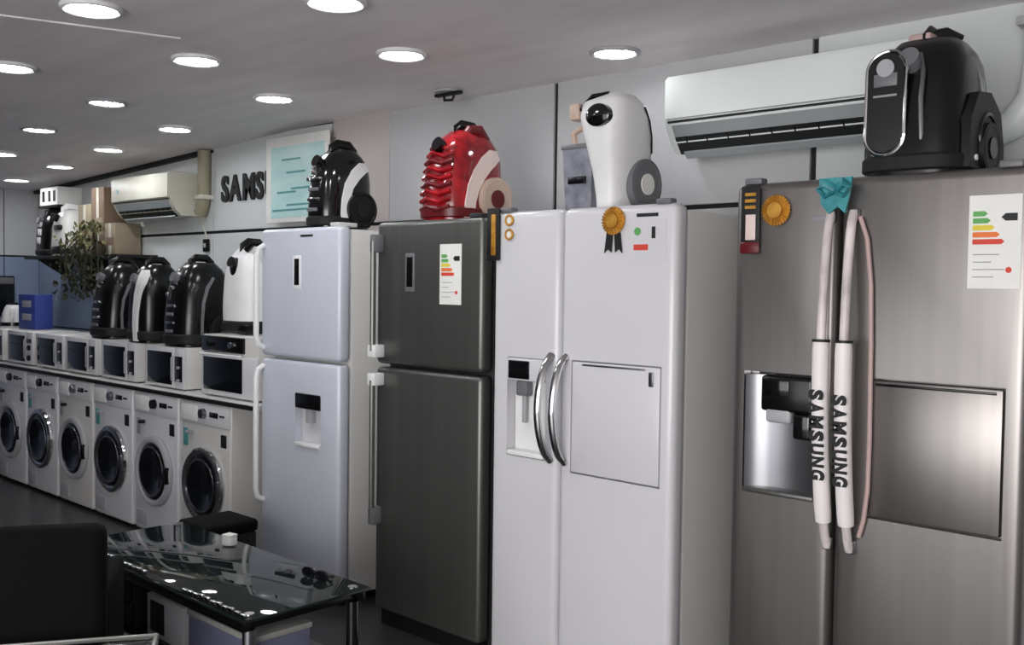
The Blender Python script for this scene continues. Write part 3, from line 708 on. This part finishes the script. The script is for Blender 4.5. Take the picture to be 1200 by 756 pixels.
# ---------------------------------------------------------------- crowded wall shelf
sh = thing('wall_shelf', 'dark wall shelf crowded with appliances at the far end of the back wall', 'shelf', (-8.05, YW-.0065, 1.70))
MB().box(-.72, 1.0, -.32, 0, 0, .025, .003).obj('board', M_blackm, sh)
for x in (-.6, .15, .85):
    MB().prism([(0, 0), (-.26, 0), (0, -.16)], x-.012, x+.012, 'x').obj('bracket', M_blackm, sh)
ZS = 1.726
def bw(t, sec_at):
    for z, x in ((.10, 0), (.17, .01), (.24, .0)):
        _, yc, hx, hy = sec_at(z); MB().box(x-.028, x+.028, yc-hy-.01, yc-hy+.02, z, z+.055, .008).obj('front_mark', M_plastic, t)
vac('dark vacuum cleaner with white front marks, leftmost on the crowded wall shelf', (-8.50, 3.42, ZS), 0, dome(.355, .15, .13, 0), M_blackp, front=bw, wheel=M_blackm, hub=M_blackp, wr=.07, wpos=(.04, .08), handle=M_blackp)
def wf(t, sec_at):
    _, yc, hx, hy = sec_at(.2)
    MB().box(-.02, .10, yc-hy-.012, yc-hy+.02, .20, .245, .012).obj('dark_oval', M_black, t)
    MB().box(-.06, .10, yc-hy-.01, yc-hy+.02, .05, .075, .006).obj('lower_slot', M_blackp, t)
vac('white vacuum cleaner with a dark oval, on the crowded wall shelf', (-8.13, 3.40, ZS), 0, dome(.37, .145, .13, 0), M_whitewarm, front=wf, wheel=M_lightgrey, hub=M_plastic, wr=.07, wpos=(.04, .08), handle=M_plastic)
t = thing('white_carton', 'white carton with dark print perched at the left end of the crowded shelf top', 'box', (-8.74, YW-.0065, 2.135))
MB().box(.0, .36, -.20, 0, .02, .17, .003).obj('box', M_paper, t)
MB().box(-.01, .37, -.21, 0, 0, .02, .003).obj('bracket_plate', M_blackm, t)
for a in (.05, .17, .27): MB().box(a, a+.05, -.203, -.199, .05, .14, .003).obj('print_patch', M_ink, t)
boxes = [(-7.82, 3.475, .12, .10, .40, M_carton, 'tall beige carton just right of the white vacuum cleaner on the shelf'),
         (-7.585, 3.475, .11, .10, .52, M_cartonr, 'tall brownish carton in the middle of the crowded shelf'),
         (-7.375, 3.475, .095, .10, .44, M_carton, 'beige carton beside the cream air conditioner on the shelf')]
for x, y, hx, hy, h, m_, lab in boxes[:3]:
    t = thing('carton', lab, 'box', (x, y, ZS), 0, 'cartons on the crowded shelf')
    h = min(h, .58)
    if x > -7.45: h = .24
    MB().box(-hx+.002, hx-.002, -hy, hy, 0, h, .003).obj('box', m_, t)
    MB().box(-.02, .02, -hy-.002, -hy, 0, h-.002).obj('tape', M_ivory, t)
    MB().box(-hx+.03, hx-.03, -hy-.003, -hy, h*.3, h*.55).obj('print_patch', M_cartonr if m_ is M_carton else M_carton, t)
# trailing plant
t = thing('trailing_plant', 'dark olive trailing plant spilling over the crowded wall shelf', 'plant', (-7.42, 3.31, ZS))
MB().cyl((0, -.005, 0), .045, .10, r2=.05).obj('pot', M_pot, t)
b = MB().m(M_leaf).m(M_leafo)
rnd = random.Random(3)
for k in range(520):
    px = rnd.gauss(-.08, .19); pz = rnd.uniform(-.36, .22); py = rnd.uniform(-.17, -.06) if pz < .14 else rnd.uniform(-.13, .0)
    px = max(-.5, min(.28, px))
    if pz > .14: px = max(-.18, min(.16, px*.5))
    b.m(M_leafo if pz > .04 and rnd.random() < .8 else M_leaf)
    M = Matrix.Translation((px, py, pz)) @ Matrix.Rotation(rnd.uniform(0, 6.3), 4, 'Z') @ Matrix.Rotation(rnd.uniform(-1.2, 1.2), 4, 'X')
    s_ = rnd.uniform(.028, .05)
    vs = [b.bm.verts.new(M @ Vector(p)) for p in ((0, 0, 0), (s_*.35, 0, s_*.6), (0, .004, s_*1.3), (-s_*.35, 0, s_*.6))]
    fc = b.bm.faces.new(vs); fc.material_index = b.cur
lf = b.obj('foliage', None, t, smooth=False); lf['kind'] = 'stuff'
for k in range(7):
    x = -.42+.11*k
    bar([(x*.15, -.03, .10), (x*.6, -.08, .14), (x, -.115, .04), (x*1.02, -.115, -.15-.02*(k % 3))], .005, 'stem', M_leaf, t, n=6)
t = thing('wall_speaker', 'small black speaker with a white label hanging under the shelf end', 'speaker', (-8.02, YW-.0065, 1.44))
MB().box(-.08, .08, -.14, -.0, 0, .20, .012).obj('cabinet', M_blackp, t)
MB().box(-.025, .025, -.143, -.139, .06, .12, .002).obj('label_plate', M_plastic, t)
bar([(0, -.05, .20), (0, -.05, .258)], .012, 'hanger', M_blackm, t)

# ---------------------------------------------------------------- glass table in front
t = thing('glass_table', 'low table with smoked glass top and black frame in front of the pale blue fridge', 'table', (-3.27, 1.86, 0))
L, Wd, H = .645, .245, .50
MB().box(-L, L, -Wd, Wd, H-.010, H, .002).obj('glass_top', M_shelfglass, t)
MB().box(-L+.06, L-.06, -Wd+.03, Wd-.03, .24, .25, .002).obj('lower_shelf', M_black, t)
for sy_ in (-1, 1):
    MB().box(-L+.02, L-.02, sy_*(Wd-.02)-.012, sy_*(Wd-.02)+.012, H-.045, H-.011, .003).obj('side_rail', M_blackp, t)
for sx in (-1, 1):
    MB().box(sx*(L-.05)-.012, sx*(L-.05)+.012, -Wd+.034, Wd-.034, H-.045, H-.011, .003).obj('end_rail', M_blackp, t)
    for sy_ in (-1, 1):
        MB().cyl((sx*(L-.045), sy_*(Wd-.045), 0), .021, H-.046, n=20).obj('leg', M_satin if (sx < 0 or sy_ < 0) else M_black, t)
for sx in (-1, 1):
    for sy_ in (-1, 1): MB().cyl((sx*(L-.045), sy_*(Wd-.045), H), .016, .004, n=18).obj('cap', M_chrome, t)
t = thing('chrome_chain', 'glittering beaded chrome strip lying along the front edge of the glass table', 'strip', (-3.24, 1.63, .501))
rnd = random.Random(5)
for k in range(34):
    x = -.60+.036*k
    if 15 < k < 23: continue
    MB().box(x-.013, x+.013, -.008, .006, .002, .012+.006*rnd.random(), .003).obj('bead', M_chrome, t)
MB().box(-.62, .62, -.012, .010, -.0, .002).obj('backing', M_blackp, t)
t = thing('eyeglasses', 'small black folded glasses lying near the back edge of the glass table', 'glasses', (-2.83, 2.02, .501), .1)
for sx in (-1, 1):
    MB().torus((sx*.035, 0, .018), .024, .005, 'y', 20, 8, 1.15, .75).obj('rim', M_black, t)
    MB().ring_loft([[(sx*.035+.024*math.cos(2*PI*i/16), yy, .018+.016*math.sin(2*PI*i/16)) for i in range(16)] for yy in (-.002, .002)]).obj('lens', M_darkglass, t)
    bar([(sx*.062, 0, .022), (sx*.064, .03, .016), (sx*.03, .04, .008), (-sx*.05, .045+.006*sx, .007)], .004, 'temple', M_black, t, n=6)
bar([(-.01, 0, .022), (.01, 0, .022)], .004, 'bridge', M_black, t, n=6)
t = thing('small_white_box', 'tiny white box on the back edge of the glass table', 'box', (-3.44, 2.05, .501), .2)
MB().box(-.022, .022, -.02, .02, 0, .034, .003).obj('carton', M_plastic, t)
MB().box(-.023, .023, -.021, .021, .034, .042, .002).obj('lid', M_paper, t)
t = thing('storage_box', 'slate blue box with a pale rim standing under the near end of the glass table', 'box', (-2.90, 1.80, .251))
MB().box(-.20, .20, -.11, .11, 0, .14, .004).obj('body', M_slate, t)
MB().box(-.205, .205, -.115, .115, .14, .160, .004).obj('rim', M_pale, t)
t = thing('under_table_shade', 'black box added as the shade under the far left end of the glass table', 'shade block', (-3.66, 1.84, .251))  # black block added to give the darkness below the table end
MB().box(-.15, .20, -.17, .17, 0, .20, .004).obj('case', M_blackm, t)
for k in range(2): MB().box(-.14, .19, -.178, -.168, .012+.095*k, .095+.095*k, .003).obj('shade_front', M_blackp, t)
t = thing('carton', 'pale carton with a black patch on the lower shelf of the glass table', 'box', (-3.27, 1.84, .251))
MB().box(-.13, .13, -.15, .15, 0, .15, .004).obj('box', M_lightgrey, t)
MB().box(-.10, .0, -.153, -.149, .02, .13, .002).obj('black_patch', M_blackm, t)
t = thing('black_stool', 'low black box-shaped stool between the glass table and the washing machines', 'stool', (-4.16, 2.42, 0))
MB().box(-.13, .13, -.14, .14, .36, .42, .02, 3).obj('seat', M_leather, t)
MB().box(-.12, .12, -.13, .13, .05, .36, .006).obj('box_frame', M_blackm, t)
for sx in (-1, 1):
    for sy_ in (-1, 1): MB().cyl((sx*.10, sy_*.10, 0), .016, .05, n=12).obj('leg', M_blackp, t)

# ---------------------------------------------------------------- black armchairs and low table at the lower left
RZ = math.radians(58)
def armchair(label, loc, rz, w, h, m_):
    t = thing('armchair', label, 'armchair', loc, rz, 'dark armchairs at the lower left')
    MB().box(-w, w, 0, .10, .12, h, .035, 4).obj('backrest', m_, t)
    MB().box(-w+.055, w-.055, .10, .46, .12, .42, .03, 4).obj('seat', m_, t)
    for sx in (-1, 1):
        MB().box(sx*(w-.027)-.027, sx*(w-.027)+.027, .08, .46, .12, h-.20, .02, 4).obj('armrest', m_, t)
        for y in (.05, .42): MB().cyl((sx*(w-.05), y, 0), .018, .125, n=12, r2=.024).obj('leg', M_satin, t)
    return t
armchair('boxy black leather armchair with its back turned, at the lower left', (-2.86, 1.067, 0), RZ, .205, .83, M_leather)
armchair('very dark maroon armchair cut by the left edge of the picture', (-3.105, .673, 0), RZ, .24, .85, M_maroon)
t = thing('low_table', 'narrow low glossy table with a pale edge in front of the black armchair', 'table', (-2.745, 1.125, 0), RZ)
MB().box(-.25, .235, -.10, -.012, .51, .535, .003).obj('top', M_black, t)
for a in ((-.262, .247, -.112, -.101), (-.262, .247, -.011, -.003)): MB().box(*a, .508, .539, .003).obj('edge', M_pale, t)
for a in ((-.262, -.251, -.1, -.012), (.236, .247, -.1, -.012)): MB().box(*a, .508, .539, .003).obj('edge', M_pale, t)
for sx in (-.22, .205):
    for y in (-.085, -.03): MB().cyl((sx, y, 0), .012, .51, n=12).obj('leg', M_satin, t)
